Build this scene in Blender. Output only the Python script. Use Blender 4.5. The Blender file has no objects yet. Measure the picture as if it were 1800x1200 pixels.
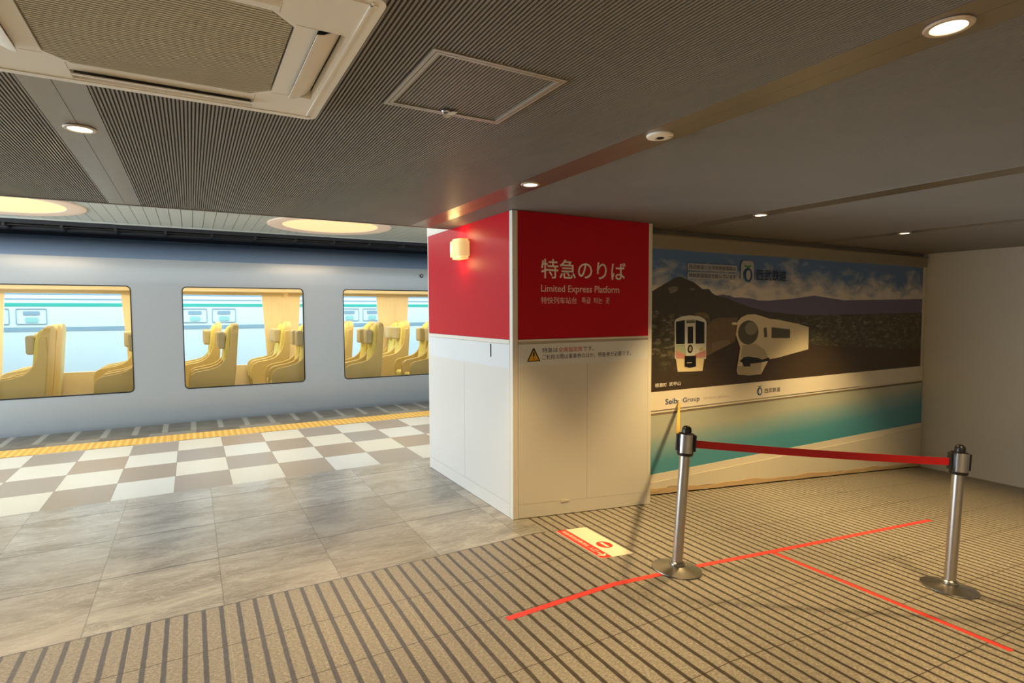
import bpy, bmesh, math, random
from mathutils import Vector, Matrix
from mathutils.geometry import tessellate_polygon
random.seed(7)
S = bpy.context.scene
C = S.collection

# ------------------------------------------------------------------ camera
cam_d = bpy.data.cameras.new('camera')
cam_d.sensor_width = 36.0
cam_d.lens = 993.0 / 1800 * 36
cam_d.clip_start = 0.05
cam_d.clip_end = 200
cam = bpy.data.objects.new('camera', cam_d)
C.objects.link(cam)
cam.matrix_world = Matrix(((0.86942, 0.02881, -0.49323, 0.0),
                           (-0.49406, 0.04372, -0.86833, 0.0),
                           (-0.00345, 0.99863, 0.05225, 1.65),
                           (0, 0, 0, 1)))
S.camera = cam

# ------------------------------------------------------------------ world, view
S.view_settings.view_transform = 'Standard'
S.view_settings.look = 'None'
S.view_settings.gamma = 1.0
S.view_settings.use_curve_mapping = False
S.view_settings.exposure = 0.10
S.cycles.use_denoising = True
S.cycles.max_bounces = 10
S.cycles.transparent_max_bounces = 16
world = bpy.data.worlds.new('sky')
S.world = world
world.use_nodes = True
wn = world.node_tree.nodes
bg = wn['Background']
bg.inputs['Color'].default_value = (0.62, 0.80, 1.0, 1)
bg.inputs['Strength'].default_value = 1.6


def add_light(name, kind, loc, energy, color, rot=(0, 0, 0), size=0.1, size_y=None, spot=None, blend=0.5):
    d = bpy.data.lights.new(name, kind)
    d.energy = energy
    d.color = color
    if kind == 'AREA':
        d.size = size
        if size_y:
            d.shape = 'RECTANGLE'
            d.size_y = size_y
    elif kind == 'SPOT':
        d.spot_size = spot
        d.spot_blend = blend
        d.shadow_soft_size = size
    else:
        d.shadow_soft_size = size
    o = bpy.data.objects.new(name, d)
    o.location = loc
    o.rotation_euler = rot
    C.objects.link(o)
    return o


R90 = math.pi / 2
WARM = (1.0, 0.69, 0.30)
COOL = (0.86, 0.95, 1.0)
# area light added as stand-in for daylight from an unseen, assumed left opening
add_light('platform_daylight_fill', 'AREA', (-6.5, 6.5, 1.45), 400, COOL, (0, -R90, 0), 2.0, 6.0)
# unseen ambient fill added for the concourse behind the photographer
add_light('concourse_fill', 'AREA', (1.0, -2.2, 2.38), 42, (1.0, 0.72, 0.38), (0, 0, 0), 4.5, 2.5)
add_light('canopy_fill', 'AREA', (2.0, 7.2, 2.86), 100, (0.96, 0.98, 1.0), (0, 0, 0), 9.0, 0.4)  # unseen area fill added over the platform, no tubes are built
add_light('sun_over_tracks', 'AREA', (1.5, 14.2, 4.2), 800, (0.90, 0.97, 1.0), (0, 0, 0), 16, 2.0)
DOWN = [(1.850, 3.019), (4.088, 3.061), (-0.388, 3.04), (1.850, 0.80), (4.088, 0.85), (6.33, 3.06),
        (6.33, 0.85), (-0.388, 0.5), (-2.6, 3.04), (0.72, -0.6), (1.850, -1.4), (4.088, -1.4), (-0.388, -1.6), (2.95, -0.3)]  # unseen ones near the camera include extras added to brighten the floor
SPOT_W = 175
SLOPE = 0.084
HX = 2.178


def ramp_z(x):
    return -SLOPE * (x - HX) if x > HX else 0.0


# ------------------------------------------------------------------ materials
def lin(h):
    h = h.lstrip('#')
    v = [int(h[i:i + 2], 16) / 255 for i in (0, 2, 4)]
    return tuple(c / 12.92 if c <= 0.04045 else ((c + 0.055) / 1.055) ** 2.4 for c in v) + (1,)


class NG:
    """tiny expression helper over a material's node tree"""

    def __init__(self, m):
        self.t = m.node_tree
        self.n = m.node_tree.nodes
        self.l = m.node_tree.links

    def put(self, node, key, v):
        if hasattr(v, 'is_linked') or hasattr(v, 'links'):
            self.l.new(v, node.inputs[key])
        else:
            node.inputs[key].default_value = v

    def m(self, op, a, b=0.0, c=None):
        x = self.n.new('ShaderNodeMath')
        x.operation = op
        self.put(x, 0, a)
        self.put(x, 1, b)
        if c is not None:
            self.put(x, 2, c)
        return x.outputs[0]

    def coord(self):
        tc = self.n.new('ShaderNodeTexCoord')
        s = self.n.new('ShaderNodeSeparateXYZ')
        self.l.new(tc.outputs['Object'], s.inputs[0])
        return tc.outputs['Object'], s.outputs[0], s.outputs[1], s.outputs[2]

    def mapping(self, vec, scale=(1, 1, 1), rot=(0, 0, 0)):
        x = self.n.new('ShaderNodeMapping')
        self.l.new(vec, x.inputs['Vector'])
        x.inputs['Scale'].default_value = scale
        x.inputs['Rotation'].default_value = rot
        return x.outputs[0]

    def noise(self, vec, scale, detail=3, rough=0.55, dist=0.0):
        x = self.n.new('ShaderNodeTexNoise')
        if vec is not None:
            self.l.new(vec, x.inputs['Vector'])
        x.inputs['Scale'].default_value = scale
        x.inputs['Detail'].default_value = detail
        x.inputs['Roughness'].default_value = rough
        x.inputs['Distortion'].default_value = dist
        return x.outputs['Fac']

    def ramp(self, fac, stops):
        x = self.n.new('ShaderNodeValToRGB')
        self.l.new(fac, x.inputs[0])
        e = x.color_ramp.elements
        while len(e) < len(stops):
            e.new(0.5)
        for el, (p, c) in zip(e, stops):
            el.position = p
            el.color = lin(c) if isinstance(c, str) else c
        return x.outputs[0]

    def mix(self, fac, a, b):
        x = self.n.new('ShaderNodeMix')
        x.data_type = 'RGBA'
        self.put(x, 0, fac)
        for k, v in ((6, a), (7, b)):
            if isinstance(v, str):
                v = lin(v)
            self.put(x, k, v)
        return x.outputs[2]

    def near(self, v, off, pitch, half, soft):
        """1 where v lies within half of off + k * pitch"""
        f = self.m('FRACT', self.m('ADD', self.m('DIVIDE', self.m('SUBTRACT', v, off), pitch), 0.5))
        d = self.m('MULTIPLY', self.m('ABSOLUTE', self.m('SUBTRACT', f, 0.5)), pitch)
        x = self.n.new('ShaderNodeMapRange')
        self.l.new(d, x.inputs[0])
        x.inputs[1].default_value = half - soft
        x.inputs[2].default_value = half + soft
        x.inputs[3].default_value = 1
        x.inputs[4].default_value = 0
        return x.outputs[0]

    def bump(self, h, strength=0.3, dist=0.01):
        x = self.n.new('ShaderNodeBump')
        x.inputs['Strength'].default_value = strength
        x.inputs['Distance'].default_value = dist
        self.l.new(h, x.inputs['Height'])
        return x.outputs[0]


def base_mat(name):
    m = bpy.data.materials.new(name)
    m.use_nodes = True
    return m, NG(m), m.node_tree.nodes['Principled BSDF']


def pmat(name, color, rough=0.5, metal=0.0, var=0.06, vscale=6.0, bump=0.0, bscale=200, spec=0.5, emit=None, estr=0.0, alpha=None):
    m, g, b = base_mat(name)
    co = g.n.new('ShaderNodeTexCoord').outputs['Object']
    nz = g.noise(co, vscale, 4)
    c = lin(color)
    lo = tuple(max(0, x * (1 - var)) for x in c[:3]) + (1,)
    hi = tuple(min(1, x * (1 + var)) for x in c[:3]) + (1,)
    g.l.new(g.mix(nz, lo, hi), b.inputs['Base Color'])
    b.inputs['Roughness'].default_value = rough
    b.inputs['Metallic'].default_value = metal
    b.inputs['Specular IOR Level'].default_value = spec
    if bump:
        g.l.new(g.bump(g.noise(co, bscale, 2), bump, 0.002), b.inputs['Normal'])
    if emit:
        b.inputs['Emission Color'].default_value = lin(emit)
        b.inputs['Emission Strength'].default_value = estr
    return m


def floor_ribbed():
    m, g, b = base_mat('ribbed_floor')
    co, X, Y, Z = g.coord()
    wob = g.m('MULTIPLY', g.m('SUBTRACT', g.noise(co, 14, 3), 0.5), 0.006)
    xs = g.m('ADD', X, wob)
    stripe = g.near(xs, 0.358, 0.0857, 0.0112, 0.0022)
    jy = g.near(Y, 3.51, 0.443, 0.0024, 0.0010)
    jx = g.near(X, 0.572, 0.443, 0.0016, 0.001)
    grain = g.noise(g.mapping(co, (1.0, 1.6, 1), (0, 0, 0.35)), 62, 3, 0.7)
    fine = g.noise(co, 210, 2, 0.6)
    big = g.noise(co, 1.3, 4, 0.6)
    base = g.ramp(grain, [(0.30, '#716b62'), (0.47, '#958f84'), (0.58, '#aaa396'), (0.72, '#d2cbbc')])
    base = g.mix(g.m('MULTIPLY', fine, 0.35), base, '#8f867a')
    base = g.mix(g.m('MULTIPLY', g.m('SUBTRACT', big, 0.35), 0.7), base, '#989085')
    base = g.mix(g.m('MULTIPLY', jx, 0.35), base, '#d0c8b4')
    sc = g.ramp(g.noise(co, 30, 3), [(0.3, '#37322e'), (0.7, '#4e4742')])
    col = g.mix(g.m('MULTIPLY', stripe, 0.96), base, sc)
    col = g.mix(g.m('MULTIPLY', jy, 0.95), col, '#3a2f26')
    g.l.new(col, b.inputs['Base Color'])
    rg = g.m('SUBTRACT', 0.56, g.m('MULTIPLY', stripe, 0.25))
    g.l.new(rg, b.inputs['Roughness'])
    h = g.m('ADD', g.m('MULTIPLY', grain, 0.5), g.m('MULTIPLY', stripe, 0.35))
    g.l.new(g.bump(h, 0.55, 0.006), b.inputs['Normal'])
    return m


def floor_stone():
    m, g, b = base_mat('grey_stone_tile')
    co, X, Y, Z = g.coord()
    # rows of slabs: 3.51 4.228 4.96 5.66
    j = g.m('MAXIMUM', g.near(Y, 3.51, 0.7175, 0.0048, 0.0014), g.m('MULTIPLY', g.near(X, 0.77, 0.652, 0.0026, 0.0014), 0.5))
    row = g.m('FLOOR', g.m('DIVIDE', g.m('SUBTRACT', Y, 3.51), 0.7175))
    colm = g.m('FLOOR', g.m('DIVIDE', g.m('SUBTRACT', X, 0.77), 0.652))
    wn_ = g.n.new('ShaderNodeTexWhiteNoise')
    wn_.noise_dimensions = '2D'
    cx = g.n.new('ShaderNodeCombineXYZ')
    g.l.new(row, cx.inputs[0])
    g.l.new(colm, cx.inputs[1])
    g.l.new(cx.outputs[0], wn_.inputs['Vector'])
    off = g.n.new('ShaderNodeVectorMath')
    off.operation = 'ADD'
    sc = g.n.new('ShaderNodeVectorMath')
    sc.operation = 'SCALE'
    g.l.new(wn_.outputs['Color'], sc.inputs[0])
    sc.inputs['Scale'].default_value = 9
    g.l.new(co, off.inputs[0])
    g.l.new(sc.outputs[0], off.inputs[1])
    v = off.outputs[0]
    clouds = g.noise(g.mapping(v, (1.0, 2.6, 1), (0, 0, 0.6)), 1.7, 6, 0.62, 0.8)
    vein = g.noise(g.mapping(v, (1, 4.5, 1), (0, 0, 0.5)), 2.6, 8, 0.7, 1.6)
    c1 = g.ramp(clouds, [(0.30, '#78736a'), (0.5, '#9b9790'), (0.68, '#b9b6ae')])
    vm = g.ramp(vein, [(0.47, (0, 0, 0, 1)), (0.5, (1, 1, 1, 1)), (0.53, (0, 0, 0, 1))])
    c2 = g.mix(g.m('MULTIPLY', vm, 0.5), c1, '#d3d1c8')
    c3 = g.mix(g.m('MULTIPLY', wn_.outputs['Value'], 0.30), c2, '#857a6b')
    c4 = g.mix(g.m('MULTIPLY', j, 0.95), c3, '#2c2824')
    g.l.new(c4, b.inputs['Base Color'])
    b.inputs['Roughness'].default_value = 0.27
    g.l.new(g.bump(g.m('ADD', vein, g.m('MULTIPLY', j, -1)), 0.08, 0.004), b.inputs['Normal'])
    return m


def floor_checker():
    m, g, b = base_mat('checker_tile')
    co, X, Y, Z = g.coord()
    i = g.m('FLOOR', g.m('DIVIDE', g.m('SUBTRACT', X, 0.79), 0.485))
    k = g.m('FLOOR', g.m('DIVIDE', g.m('SUBTRACT', Y, 5.99), 0.606))
    par = g.m('ABSOLUTE', g.m('MODULO', g.m('ADD', i, k), 2.0))
    cx = g.n.new('ShaderNodeCombineXYZ')
    g.l.new(i, cx.inputs[0])
    g.l.new(k, cx.inputs[1])
    w = g.n.new('ShaderNodeTexWhiteNoise')
    w.noise_dimensions = '2D'
    g.l.new(cx.outputs[0], w.inputs['Vector'])
    dark = g.ramp(w.outputs['Value'], [(0.0, '#9b938b'), (0.3, '#9f958c'), (0.55, '#9c8e80'), (0.75, '#ac967c'), (1.0, '#98948f')])
    light = g.ramp(w.outputs['Value'], [(0.0, '#d9d8ce'), (0.5, '#dbd7c6'), (1.0, '#d6d8d2')])
    c = g.mix(par, dark, light)
    c = g.mix(g.m('MULTIPLY', g.noise(co, 20, 5), 0.12), c, '#8f8876')
    j = g.m('MAXIMUM', g.near(X, 0.79, 0.485, 0.0028, 0.0015), g.near(Y, 5.99, 0.606, 0.0028, 0.0015))
    c = g.mix(g.m('MULTIPLY', j, 0.7), c, '#6b6459')
    g.l.new(c, b.inputs['Base Color'])
    b.inputs['Roughness'].default_value = 0.38
    return m


def floor_edge():
    m, g, b = base_mat('platform_edge_tile')
    co, X, Y, Z = g.coord()
    c = g.ramp(g.noise(co, 5, 5), [(0.3, '#55544e'), (0.7, '#6c6a62')])
    bar = g.m('MULTIPLY', g.near(X, 1.04, 0.35, 0.035, 0.006), g.m('GREATER_THAN', Y, 9.11))
    c = g.mix(g.m('MULTIPLY', bar, 0.75), c, '#989a93')
    ln = g.near(Y, 9.11, 0.30, 0.004, 0.003)
    c = g.mix(g.m('MULTIPLY', ln, 0.6), c, '#3b3a37')
    blk = g.m('MULTIPLY', g.m('LESS_THAN', Y, 9.10), g.m('GREATER_THAN', g.m('FRACT', g.m('DIVIDE', g.m('SUBTRACT', X, 1.12), 1.1)), 0.5))
    c = g.mix(g.m('MULTIPLY', blk, 0.5), c, '#9d998c')
    g.l.new(c, b.inputs['Base Color'])
    b.inputs['Roughness'].default_value = 0.5
    return m


def tactile():
    m, g, b = base_mat('yellow_tactile')
    co, X, Y, Z = g.coord()
    bars = g.near(X, 0.0, 0.075, 0.016, 0.008)
    c = g.mix(bars, '#dba83d', '#f0c562')
    j = g.near(X, 0.1, 0.40, 0.003, 0.002)
    c = g.mix(g.m('MULTIPLY', j, 0.6), c, '#9a7a34')
    g.l.new(c, b.inputs['Base Color'])
    b.inputs['Roughness'].default_value = 0.5
    g.l.new(g.bump(bars, 0.5, 0.004), b.inputs['Normal'])
    return m


def panel_gradient():
    m, g, b = base_mat('teal_gradient_print')
    co, X, Y, Z = g.coord()
    t = g.m('ADD', g.m('DIVIDE', Z, 0.64), g.m('MULTIPLY', g.m('SUBTRACT', X, 3.9), -0.04))
    t = g.m('ADD', t, g.m('MULTIPLY', g.noise(co, 1.5, 2), 0.10))
    c = g.ramp(t, [(0.05, '#429cb4'), (0.55, '#559fb4'), (0.82, '#93b2b4'), (1.0, '#b9bdae')])
    g.l.new(c, b.inputs['Base Color'])
    b.inputs['Roughness'].default_value = 0.3
    return m


def sky_print():
    m, g, b = base_mat('poster_sky_print')
    co, X, Y, Z = g.coord()
    n = g.noise(g.mapping(co, (1, 1, 2.2)), 2.6, 7, 0.62, 0.3)
    t = g.m('ADD', g.m('MULTIPLY', g.m('SUBTRACT', 2.12, Z), 1.5), g.m('MULTIPLY', g.m('SUBTRACT', n, 0.5), 1.6))
    c = g.ramp(t, [(-0.0, '#5a7cb4'), (0.14, '#8a9cbc'), (0.27, '#b3b6c0'), (0.42, '#dcd6d2'), (0.8, '#ece4dc')])
    g.l.new(c, b.inputs['Base Color'])
    b.inputs['Roughness'].default_value = 0.35
    return m


def ground_print():
    m, g, b = base_mat('poster_ground_print')
    co, X, Y, Z = g.coord()
    n = g.noise(g.mapping(co, (1, 1, 2.4)), 9, 7, 0.7, 0.5)
    t = g.m('SUBTRACT', n, g.m('ADD', g.m('MULTIPLY', g.m('MAXIMUM', g.m('SUBTRACT', X, 4.1), 0.0), 0.25), g.m('MULTIPLY', g.m('MAXIMUM', g.m('SUBTRACT', 1.2, Z), 0.0), 0.9)))
    c = g.ramp(t, [(0.0, '#43351f'), (0.42, '#443a2b'), (0.54, '#525038'), (0.63, '#857b6c'), (0.8, '#b0a698')])
    g.l.new(c, b.inputs['Base Color'])
    b.inputs['Roughness'].default_value = 0.35
    return m


def glass_mat(name, tint='#ffffff', refl=0.08):
    m = bpy.data.materials.new(name)
    m.use_nodes = True
    n = m.node_tree.nodes
    l = m.node_tree.links
    n.clear()
    out = n.new('ShaderNodeOutputMaterial')
    tr = n.new('ShaderNodeBsdfTransparent')
    tr.inputs[0].default_value = lin(tint)
    gl = n.new('ShaderNodeBsdfGlossy')
    gl.inputs['Roughness'].default_value = 0.02
    fr = n.new('ShaderNodeFresnel')
    fr.inputs[0].default_value = 1.45
    mx = n.new('ShaderNodeMixShader')
    l.new(fr.outputs[0], mx.inputs[0])
    l.new(tr.outputs[0], mx.inputs[1])
    l.new(gl.outputs[0], mx.inputs[2])
    l.new(mx.outputs[0], out.inputs[0])
    return m


def sconce_glass():
    m, g, b = base_mat('lit_sconce_glass')
    co, X, Y, Z = g.coord()
    # the bulb sits towards the far end of the shade
    d = g.m('SQRT', g.m('ADD', g.m('POWER', g.m('SUBTRACT', Y, 0.055), 2.0), g.m('POWER', g.m('ADD', Z, 0.0), 2.0)))
    t = g.m('MAXIMUM', g.m('SUBTRACT', 1.0, g.m('MULTIPLY', d, 13.0)), 0.0)
    st = g.m('ADD', 0.50, g.m('MULTIPLY', g.m('POWER', t, 1.5), 2.6))
    b.inputs['Base Color'].default_value = lin('#f3dca0')
    b.inputs['Emission Color'].default_value = (1.0, 0.60, 0.20, 1)
    g.l.new(g.mix(t, (1.0, 0.66, 0.24, 1), (1.0, 0.88, 0.45, 1)), b.inputs['Emission Color'])
    g.l.new(st, b.inputs['Emission Strength'])
    b.inputs['Roughness'].default_value = 0.3
    return m


M = dict(
    ribbed=floor_ribbed(), stone=floor_stone(), checker=floor_checker(), edge=floor_edge(), tactile=tactile(),
    rib=pmat('ceiling_rib_paint', '#8a857d', 0.45, 0.2, 0.08, 3.0),
    groove=pmat('ceiling_groove', '#575046', 0.8),
    strip=pmat('ceiling_metal_strip', '#938c84', 0.33, 0.7, 0.05, 3.0),
    hatch=pmat('hatch_frame_metal', '#b5b0a6', 0.4, 0.5),
    white=pmat('white_laminate', '#e3e1db', 0.38, 0, 0.02, 1.5),
    whitestk=pmat('white_sticker', '#e4e8ea', 0.45, 0, 0.02),
    trim=pmat('ivory_corner_trim', '#e8e5da', 0.4, 0.0, 0.03),
    red=pmat('red_film', '#c20a22', 0.42, 0, 0.03, 2.0, spec=0.25),
    seam=pmat('panel_seam', '#b0aca2', 0.7),
    letter=pmat('pale_lettering', '#f2ece0', 0.5),
    letter2=pmat('pale_small_lettering', '#ecd2c4', 0.5),
    black=pmat('black_paint', '#15120f', 0.5),
    navy=pmat('navy_lettering', '#2a3050', 0.5),
    blue=pmat('blue_lettering', '#20467e', 0.5),
    redink=pmat('red_ink', '#c23a34', 0.5),
    yellow=pmat('warning_yellow', '#e0ac1c', 0.5),
    accream=pmat('cream_plastic', '#f6f1e6', 0.42, 0, 0.03, 2.0),
    acgrille=pmat('grille_plastic', '#c9c0a6', 0.5, 0, 0.05),
    darkvoid=pmat('dark_recess', '#1c140d', 0.9),
    steel=pmat('brushed_steel', '#b9b5b0', 0.3, 0.9, 0.06, 30),
    steelb=pmat('polished_base_steel', '#aca7a0', 0.26, 0.9, 0.08, 8),
    blackpl=pmat('black_plastic', '#1b1a18', 0.35),
    beltred=pmat('red_belt_webbing', '#c00c12', 0.6, 0, 0.04, 40, 0.2),
    beltyel=pmat('yellow_belt_webbing', '#e0b850', 0.6),
    tape=pmat('red_floor_tape', '#f0433c', 0.5, 0, 0.04, 12),
    signcream=pmat('cream_floor_sticker', '#fbf3d8', 0.45, 0, 0.04, 30),
    signred=pmat('red_floor_sticker', '#e8392f', 0.45, 0, 0.03),
    ivory=pmat('ivory_board', '#e2dccc', 0.45, 0, 0.03, 2.0),
    captionb=pmat('caption_band', '#ece4d4', 0.4, 0, 0.02, 2.0),
    kraft=pmat('kraft_paper_tape', '#d0b48c', 0.6, 0, 0.08, 12, 0.3, 60),
    wallp=pmat('beige_wall_paint', '#98907e', 0.6),
    shadowgap=pmat('board_gap', '#857a66', 0.7),
    teal=panel_gradient(), skyp=sky_print(), groundp=ground_print(),
    train=pmat('satin_silver_body', '#b3bcc3', 0.36, 0.4, 0.02, 1.0),
    troof=pmat('roof_reflection_blue', '#8aa0be', 0.38, 0.25, 0.03, 1.0),  # blue-grey puts the mirrored sky gap into the shoulder's colour
    gasket=pmat('black_gasket', '#191817', 0.5),
    glass=glass_mat('window_glass'),
    fglass=glass_mat('far_window_glass', '#e2f6ff'),
    seaty=pmat('yellow_seat_fabric', '#e0d478', 0.8, 0, 0.05, 60),
    shell=pmat('seat_shell', '#d0b978', 0.5, 0, 0.03),
    headr=pmat('headrest_fabric', '#c2b690', 0.8),
    seatbase=pmat('seat_base_grey', '#7a7566', 0.6),
    curtain=pmat('window_pier_panel', '#ecd6ac', 0.5, 0, 0.03),
    tint=pmat('train_interior_cream', '#efe0bd', 0.5),
    tfloor=pmat('train_carpet', '#8c8468', 0.9),
    ctrain=pmat('white_commuter_body', '#dfe9ee', 0.4, 0, 0.02),
    cgreen=pmat('green_stripe', '#3fae9a', 0.5),
    cpale=pmat('pale_green_pictogram', '#9cccc4', 0.5),
    cgrey=pmat('blue_grey_panel', '#8fa6b5', 0.4),
    slat=pmat('canopy_slat', '#c6cbc4', 0.5, 0, 0.04),
    slatgap=pmat('canopy_gap', '#3b3d3a', 0.8),
    ringpink=pmat('lamp_ring', '#ddc6b2', 0.5, emit='#e8cdb5', estr=0.25),
    canopylamp=pmat('lamp_dome', '#f0d0a0', 0.5, emit='#ffc890', estr=0.95),
    lampglow=pmat('downlight_lens', '#fff6da', 0.4, emit='#fff2c8', estr=6.0),
    lampring=pmat('downlight_ring', '#d8c8b8', 0.35, 0.3),
    sconce=sconce_glass(),
    darksteel=pmat('dark_track_steel', '#2b2c30', 0.6),
    concrete=pmat('track_bed', '#6e6a62', 0.9),
)


# ------------------------------------------------------------------ mesh helpers
def tag(o, label=None, cat=None, group=None, kind=None):
    if label:
        o['label'] = label
    if cat:
        o['category'] = cat
    if group:
        o['group'] = group
    if kind:
        o['kind'] = kind
    return o


def empty(name, loc=(0, 0, 0)):
    o = bpy.data.objects.new(name, None)
    o.location = loc
    o.empty_display_size = 0.1
    C.objects.link(o)
    return o


class MB:
    def __init__(self):
        self.v, self.f, self.mi, self.mats = [], [], [], []

    def mat(self, m):
        if m not in self.mats:
            self.mats.append(m)
        return self.mats.index(m)

    def add(self, vs, fs, m):
        k = len(self.v)
        i = self.mat(m)
        self.v += [tuple(p) for p in vs]
        for f in fs:
            self.f.append([a + k for a in f])
            self.mi.append(i)

    def box(self, a, b, m):
        x0, y0, z0 = a
        x1, y1, z1 = b
        self.add([(x0, y0, z0), (x1, y0, z0), (x1, y1, z0), (x0, y1, z0), (x0, y0, z1), (x1, y0, z1), (x1, y1, z1), (x0, y1, z1)],
                 [(0, 3, 2, 1), (4, 5, 6, 7), (0, 1, 5, 4), (1, 2, 6, 5), (2, 3, 7, 6), (3, 0, 4, 7)], m)

    def plate(self, loops, fn, d0, d1, m, back=True):
        """2-D loops (first outer, the rest holes) extruded from depth d0 to d1; fn(a, b, d) -> xyz"""
        pts = [p for lp in loops for p in lp]
        tris = tessellate_polygon([[Vector((p[0], p[1], 0)) for p in lp] for lp in loops])
        n = len(pts)
        vs = [fn(p[0], p[1], d0) for p in pts] + [fn(p[0], p[1], d1) for p in pts]
        fs = [tuple(t) for t in tris]
        if back:
            fs += [tuple(n + i for i in reversed(t)) for t in tris]
        k = 0
        for lp in loops:
            L = len(lp)
            for i in range(L):
                j = (i + 1) % L
                fs.append((k + i, k + j, n + k + j, n + k + i))
            k += L
        self.add(vs, fs, m)

    def lathe(self, prof, m, seg=32, org=(0, 0, 0), ax=Vector((0, 0, 1)), a0=0.0, a1=math.tau, sx=1.0):
        """prof: list of (radius, height)"""
        q = Vector((0, 0, 1)).rotation_difference(ax.normalized())
        full = abs(a1 - a0 - math.tau) < 1e-6
        n = seg if full else seg + 1
        vs = []
        for r, h in prof:
            for i in range(n):
                t = a0 + (a1 - a0) * i / seg
                p = q @ Vector((r * math.cos(t) * sx, r * math.sin(t), h))
                vs.append((p.x + org[0], p.y + org[1], p.z + org[2]))
        fs = []
        for k in range(len(prof) - 1):
            for i in range(seg):
                j = (i + 1) % n
                fs.append((k * n + i, k * n + j, (k + 1) * n + j, (k + 1) * n + i))
        fs.append(tuple(range(n))[::-1])
        fs.append(tuple((len(prof) - 1) * n + i for i in range(n)))
        self.add(vs, fs, m)

    def tube(self, pts, r, m, seg=8):
        pts = [Vector(p) for p in pts]
        vs, fs = [], []
        for i, p in enumerate(pts):
            d = (pts[min(i + 1, len(pts) - 1)] - pts[max(i - 1, 0)]).normalized()
            u = d.cross(Vector((0, 0, 1)))
            if u.length < 1e-3:
                u = d.cross(Vector((1, 0, 0)))
            u.normalize()
            w = d.cross(u)
            for k in range(seg):
                t = math.tau * k / seg
                vs.append(p + (u * math.cos(t) + w * math.sin(t)) * r)
        for i in range(len(pts) - 1):
            for k in range(seg):
                j = (k + 1) % seg
                fs.append((i * seg + k, i * seg + j, (i + 1) * seg + j, (i + 1) * seg + k))
        fs.append(tuple(range(seg))[::-1])
        fs.append(tuple((len(pts) - 1) * seg + k for k in range(seg)))
        self.add(vs, fs, m)

    def build(self, name, parent=None, smooth=False, bevel=0.0, bseg=2, subsurf=0):
        me = bpy.data.meshes.new(name)
        me.from_pydata(self.v, [], self.f)
        for m in self.mats:
            me.materials.append(m)
        for p, i in zip(me.polygons, self.mi):
            p.material_index = i
        bm = bmesh.new()
        bm.from_mesh(me)
        bmesh.ops.recalc_face_normals(bm, faces=bm.faces)
        bm.to_mesh(me)
        bm.free()
        o = bpy.data.objects.new(name, me)
        C.objects.link(o)
        if parent:
            o.parent = parent
        if smooth:
            for p in me.polygons:
                p.use_smooth = True
            me.set_sharp_from_angle(angle=math.radians(40))
        if bevel:
            b = o.modifiers.new('bevel', 'BEVEL')
            b.width = bevel
            b.segments = bseg
            b.limit_method = 'ANGLE'
            b.angle_limit = math.radians(35)
        if subsurf:
            s = o.modifiers.new('sub', 'SUBSURF')
            s.levels = s.render_levels = subsurf
        return o


def box(name, a, b, m, parent=None, bevel=0.0):
    k = MB()
    k.box(a, b, m)
    return k.build(name, parent, bevel=bevel)


def rrect(x0, y0, x1, y1, r, n=6):
    out = []
    for cx, cy, a in ((x1 - r, y1 - r, 0), (x0 + r, y1 - r, 90), (x0 + r, y0 + r, 180), (x1 - r, y0 + r, 270)):
        for i in range(n + 1):
            t = math.radians(a + 90 * i / n)
            out.append((cx + r * math.cos(t), cy + r * math.sin(t)))
    return out


def circle(cx, cy, rx, ry=None, n=28):
    ry = ry or rx
    return [(cx + rx * math.cos(math.tau * i / n), cy + ry * math.sin(math.tau * i / n)) for i in range(n)]


def text(name, s, mat, parent, u0, v0, u1, v1, fn, bold=0.0, th=0.0006, keep=False, align='L'):
    """lettering fitted to a rectangle in the surface's own metric axes; fn(u, v, d) -> xyz"""
    c = bpy.data.curves.new(name, 'FONT')
    c.body = s
    c.size = 1.0
    c.offset = bold
    c.resolution_u = 3
    o = bpy.data.objects.new(name, c)
    C.objects.link(o)
    dg = bpy.context.evaluated_depsgraph_get()
    me0 = bpy.data.meshes.new_from_object(o.evaluated_get(dg))
    bpy.data.objects.remove(o)
    vs = [v.co.copy() for v in me0.vertices]
    fs = [tuple(p.vertices) for p in me0.polygons]
    xa, xb = min(v.x for v in vs), max(v.x for v in vs)
    ya, yb = min(v.y for v in vs), max(v.y for v in vs)
    sx = (u1 - u0) / (xb - xa)
    sy = (v1 - v0) / (yb - ya)
    k = MB()
    k.add([fn(u0 + (v.x - xa) * sx, v0 + (v.y - ya) * sy, th) for v in vs], fs, mat)
    ob = k.build(name, parent)
    return ob


def struct(o):
    o['kind'] = 'structure'
    return o


# ------------------------------------------------------------------ floors
def flat(name, x0, y0, x1, y1, m, z=0.0, th=0.2):
    return struct(box(name, (x0, y0, z - th), (x1, y1, z), m))


flat('floor_ribbed', -8, -4, HX, 3.51, M['ribbed'])
flat('floor_stone', -8, 3.51, HX, 5.99, M['stone'])
k = MB()
k.add([(HX, -4, 0), (9, -4, ramp_z(9)), (9, 4.3, ramp_z(9)), (HX, 4.3, 0),
       (HX, -4, -1), (9, -4, -1), (9, 4.3, -1), (HX, 4.3, -1)],
      [(0, 1, 2, 3), (7, 6, 5, 4), (0, 4, 5, 1), (1, 5, 6, 2), (2, 6, 7, 3), (3, 7, 4, 0)], M['ribbed'])
struct(k.build('floor_ramp'))
k = MB()
xs_ = 2.285
k.add([(HX - .001, 3.512, 0.0008), (xs_, 3.512, ramp_z(xs_) + .0008), (xs_ + .02, 3.83, ramp_z(xs_ + .02) + .0008), (HX - .001, 3.83, 0.0008)], [(0, 1, 2, 3)], M['stone'])
struct(k.build('floor_stone_edge'))
flat('floor_checker', -8, 5.99, 9, 8.44, M['checker'])
flat('floor_behind', HX, 5.6, 9, 5.99, M['stone'])
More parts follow.
